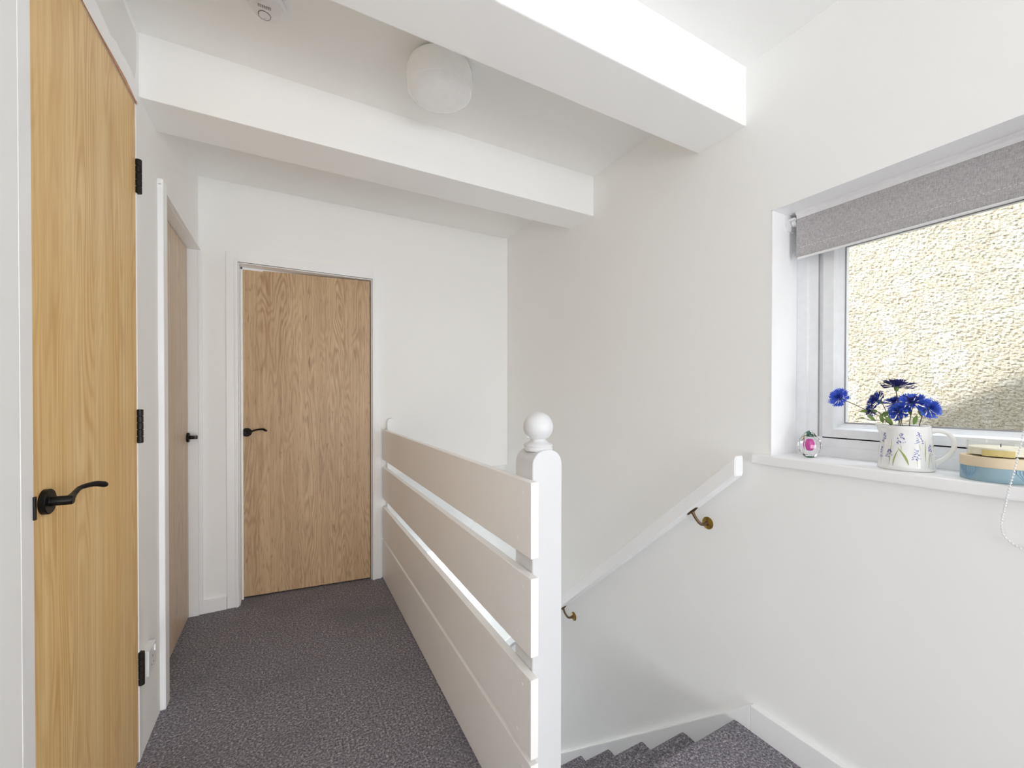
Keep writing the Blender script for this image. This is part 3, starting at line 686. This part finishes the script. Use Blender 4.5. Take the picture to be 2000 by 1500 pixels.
# cornflowers
def cornflower(label, head, facing, R_=.026, mats=(PBLUE, PMID, PNAVY), seed=0, base=None, leaves=1, squash=1.0, cup=.35):
    rnd = random.Random(seed); head = Vector(head); f = Vector(facing).normalized()
    t = empty('cornflower', head); tag(t, label, 'flower', 'blue cornflowers in the jug')
    ax = f.orthogonal().normalized(); ay = f.cross(ax)
    e = bmesh.new()
    def petal(ang, el, L, w, mi, notch=4):
        d = (ax*math.cos(ang)+ay*math.sin(ang)); rad = d*math.cos(el)+f*math.sin(el)*squash; rad.normalize()
        sd = f.cross(d).normalized(); nn = rad.cross(sd).normalized()
        o0 = head + rad*.003; rows = []
        for k, (tt, ww) in enumerate(((0, .10), (.35, .22), (.62, .62), (.80, 1.0))):
            c = o0 + rad*L*tt + nn*(.12*L*tt*tt)*(1 if el > .2 else -.6)
            rows.append([e.verts.new(c+sd*w*ww*x + nn*(abs(x)*w*ww*.35)) for x in (-1, 0, 1)])
        for a, b_ in zip(rows, rows[1:]):
            for i in range(2): e.faces.new((a[i], a[i+1], b_[i+1], b_[i])).material_index = mi
        last = rows[-1]
        cc = o0+rad*L*.80
        for x0, x1, tl in ((-1, -.35, .97), (-.35, .3, 1.05), (.3, 1, .95)):
            a = cc+sd*w*x0+nn*(abs(x0)*w*.35+.08*L*.64); b_ = cc+sd*w*x1+nn*(abs(x1)*w*.35+.08*L*.64); c = o0+rad*L*tl+sd*w*((x0+x1)/2*1.15)+nn*.10*L
            e.faces.new([e.verts.new(p) for p in (a, b_, c)]).material_index = mi
    n1 = 17
    for i in range(n1): petal(2*math.pi*i/n1+rnd.uniform(-.12, .12), cup*.25+rnd.uniform(-.2, .2), R_*rnd.uniform(.88, 1.06), R_*.21, rnd.choice((0, 0, 1)))
    for i in range(16): petal(2*math.pi*i/16+rnd.uniform(-.2, .2), cup+.10+rnd.uniform(-.15, .15), R_*rnd.uniform(.74, .92), R_*.18, rnd.choice((0, 1, 1)))
    for i in range(14): petal(2*math.pi*i/14+rnd.uniform(-.2, .2), cup+.45+rnd.uniform(-.15, .15), R_*rnd.uniform(.58, .74), R_*.14, rnd.choice((1, 0, 2)))
    for i in range(13): petal(2*math.pi*i/13+rnd.uniform(-.2, .2), cup+.8+rnd.uniform(-.15, .15), R_*rnd.uniform(.42, .56), R_*.10, rnd.choice((1, 2)))
    for i in range(8): petal(rnd.uniform(0, 6.28), 1.3+rnd.uniform(-.2, .2), R_*rnd.uniform(.34, .44), R_*.07, 2)
    pm = obj('petals', e, list(mats), t)
    e = bmesh.new(); pr_ = [(0, -.013), (.0035, -.012), (.0055, -.008), (.0058, -.004), (.0040, .001), (0, .002)]
    lathe(e, pr_, (0, 0, 0), 16)
    bmesh.ops.transform(e, matrix=Matrix.Translation(head)@f.to_track_quat('Z', 'Y').to_matrix().to_4x4(), verts=e.verts)
    obj('calyx', fixn(e), GREEN, t, smooth=True)
    if base is None: base = J+Vector((rnd.uniform(-.015, .015), rnd.uniform(-.015, .015), .02))
    else: base = Vector(base)
    rim = J + (head-J).xy.to_3d().normalized()*min(.036, (head-J).xy.length*.6)+Vector((0, 0, .128))
    pts = catmull([base, rim, rim.lerp(head-f*.012, .55)+Vector((0, 0, .004)), head-f*.012, head], 8)
    e = bmesh.new(); tube(e, pts, .0011, 7); obj('stem', e, STEM, t, smooth=True)
    for q in range(leaves):
        tt = len(pts)//3+3+q*3; p = pts[min(tt, len(pts)-4)]; dr = (Vector((rnd.uniform(-.4, .1), rnd.uniform(-1, 1), rnd.uniform(.15, .9)))).normalized(); L = rnd.uniform(.022, .034)
        e = bmesh.new(); sd = dr.cross(Vector((1, .2, .2))).normalized(); A, C_ = [], []
        for k in range(7):
            u = k/6; c = p+dr*L*u+Vector((0, 0, -L*.25*u*u)); w = .0042*math.sin(math.pi*(u*.9+.08))+.0003
            A.append(e.verts.new(c-sd*w)); C_.append(e.verts.new(c+sd*w+dr.cross(sd)*.0005))
        for k in range(6): e.faces.new((A[k], C_[k], C_[k+1], A[k+1]))
        obj('leaf', e, GREEN, t)
    return t
toC = -vd
cornflower('bright blue cornflower leaning far out to the left of the jug', (1.575, .682, 1.221), (-.85, .10, .30), .031, seed=1, leaves=1, mats=(PBLUE, PBLUE, PMID), cup=.5)
cornflower('dark navy cornflower standing tallest above the jug', (1.585, .543, 1.254), (.10, -.10, 1), .043, (PNAVY, PNAVY, PMID), 2, leaves=1, cup=.18)
cornflower('purple-tinged cornflower at the upper left of the bunch', (1.590, .590, 1.212), (-.45, .45, .35), .032, (PNAVY, PMID, PNAVY), 3, leaves=1)
cornflower('blue cornflower hidden in the middle under the tallest one', (1.600, .553, 1.205), (-.3, .1, .8), .028, (PMID, PBLUE, PNAVY), 4, leaves=0)
cornflower('large full blue cornflower at the upper right of the bunch', (1.575, .505, 1.206), (-.65, -.12, .75), .035, (PMID, PBLUE, PNAVY), 5, leaves=1)
cornflower('low blue cornflower in front just above the jug rim', (1.560, .528, 1.182), (-.8, .3, .35), .029, (PBLUE, PMID, PMID), 6, leaves=1)
cornflower('blue cornflower drooping over the handle at the right', (1.585, .473, 1.192), (-.45, -.65, .25), .029, (PBLUE, PMID, PMID), 7, leaves=2)
cornflower('small dark blue cornflower low at the left of the bunch', (1.585, .602, 1.180), (-.6, .6, 0), .021, (PNAVY, PMID, PNAVY), 8, leaves=2)
# loose foliage sprig at the left of the rim
sp_ = empty('leaf_sprig', (1.58, .575, 1.14)); tag(sp_, 'thin green leafy sprig at the left of the jug rim', 'foliage')
e = bmesh.new(); pts = catmull([J+Vector((0, .01, .03)), J+Vector((-.004, .036, .128)), (1.575, .600, 1.152), (1.578, .622, 1.157), (1.578, .640, 1.154)], 8); tube(e, pts, .0009, 6); obj('stem', e, STEM, sp_)
for (p, dr, L) in (((1.577, .590, 1.150), (-.2, .35, .5), .030), ((1.577, .572, 1.145), (-.2, .1, 1), .034), ((1.577, .560, 1.145), (-.1, -.2, 1), .030), ((1.578, .618, 1.157), (0, .8, .5), .014), ((1.57, .50, 1.145), (-.1, -.25, .9), .034), ((1.572, .547, 1.142), (-.5, .3, .8), .036)):
    e = bmesh.new(); p = Vector(p); dr = Vector(dr).normalized(); sd = dr.cross(Vector((1, .3, 0))).normalized(); A, C_ = [], []
    for k in range(8):
        u = k/7; c = p+dr*L*u+Vector((-.003*u, 0, -.004*u*u)); w = .0045*(L/.03)*math.sin(math.pi*(u*.92+.06))
        A.append(e.verts.new(c-sd*w)); C_.append(e.verts.new(c+sd*w))
    for k in range(7): e.faces.new((A[k], C_[k], C_[k+1], A[k+1]))
    obj('leaf', e, GREEN, sp_, smooth=True)

# glass egg paperweight
EX, EY = 1.590, .778
eg = empty('glass_egg', (EX, EY, ZS)); tag(eg, 'clear faceted glass egg with a pink heart at the left end of the sill', 'ornament')
e = bmesh.new(); lathe(e, [(0, .0003), (.0125, .0003), (.0185, .004), (.0275, .018), (.0335, .034), (.0340, .046), (.0295, .060), (.0205, .074), (.0120, .085), (.0055, .0905), (0, .092)], (EX, EY, ZS), 12)
obj('glass_shell', e, GLASS, eg)
e = bmesh.new(); lathe(e, [(0, .026), (.006, .028), (.0105, .036), (.0115, .044), (.010, .052), (.006, .058), (0, .060)], (EX, EY, ZS), 20); obj('pink_core', e, PINK, eg, smooth=True)
e = bmesh.new(); lathe(e, [(0, .0012), (.014, .0012), (.015, .003), (.011, .0062), (0, .0070)], (EX, EY, ZS), 20); obj('green_foot', e, GRN2, eg, smooth=True)
e = bmesh.new(); lathe(e, [(0, .074), (.0045, .074), (.0040, .079), (.0018, .086), (0, .087)], (EX, EY, ZS), 12); obj('dark_tip', e, plain('dark_teal_glass', (40, 80, 84), .2), eg)

# round box with a candle in a glass on top
BX, BY, BR = 1.579, .337, .0700
bxo = empty('round_box', (BX, BY, ZS)); tag(bxo, 'round pale blue box with a cream lid on the sill under the candle', 'box')
e = bmesh.new(); lathe(e, [(0, .0003), (BR-.001, .0003), (BR, .0015), (BR, .0350), (BR-.004, .0352), (0, .0352)], (BX, BY, ZS), 96); bb = obj('box_base', e, BOXBL, bxo, smooth=True, auto=40)
e = bmesh.new(); lathe(e, [(0, .0353), (BR+.0008, .0353), (BR+.0012, .0365), (BR+.0012, .0585), (BR, .0600), (0, .0602)], (BX, BY, ZS), 96); obj('box_lid', e, BOXCR, bxo, smooth=True, auto=40)
vb = Vector((BX, BY, 0)).normalized(); sb = Vector((vb.y, -vb.x, 0))
def onbox(a, h, off=.0006): return Vector((BX, BY, ZS))+(-vb*math.cos(a)+sb*math.sin(a))*(BR+off)+Vector((0, 0, h))
for cA in (-.88, .7, 2.2, 3.6):
    e = bmesh.new()
    for q in range(9):
        a1 = cA+(q-4)*.085; pts = [onbox(cA+(a1-cA)*min(1, t*1.3)**.7*(1 if t else 0), .003+.031*t) for t in (0, .25, .5, .75, 1)]
        tube(e, pts, .0008, 5)
    obj('raised_pattern', e, BOXRL, bb, smooth=True)
cd = empty('candle', (BX, BY, ZS+.0605)); tag(cd, 'cream candle in a clear glass tumbler standing on the round box', 'candle')
CZ = ZS+.0605; CR = .0585
e = bmesh.new(); lathe(e, [(0, .0002), (CR-.002, .0002), (CR, .002), (CR, .0360), (CR-.0008, .0365), (CR-.0018, .0360), (CR-.0022, .004), (0, .004)], (BX, BY, CZ), 72); obj('glass_tumbler', e, TUMB, cd, smooth=True, auto=50)
e = bmesh.new(); lathe(e, [(0, .0042), (CR-.0026, .0042), (CR-.0026, .0215), (CR-.004, .0225), (0, .0222)], (BX, BY, CZ), 64); wx = obj('wax', e, WAX, cd, smooth=True, auto=40)
e = bmesh.new(); tube(e, [(BX, BY, CZ+.0215), (BX, BY, CZ+.027), (BX+.001, BY, CZ+.0300)], .0009, 8); obj('wick', e, BLACK, wx)
e = bmesh.new(); A, C_ = [], []
for k in range(13):
    a = -.55+.95*k/12; A.append(e.verts.new(Vector((BX, BY, CZ+.0025))+(-vb*math.cos(a)+sb*math.sin(a))*(CR+.0003))); C_.append(e.verts.new(Vector((BX, BY, CZ+.0175))+(-vb*math.cos(a)+sb*math.sin(a))*(CR+.0003)))
for k in range(12): e.faces.new((A[k], A[k+1], C_[k+1], C_[k]))
obj('candle_label', e, LABEL, cd)
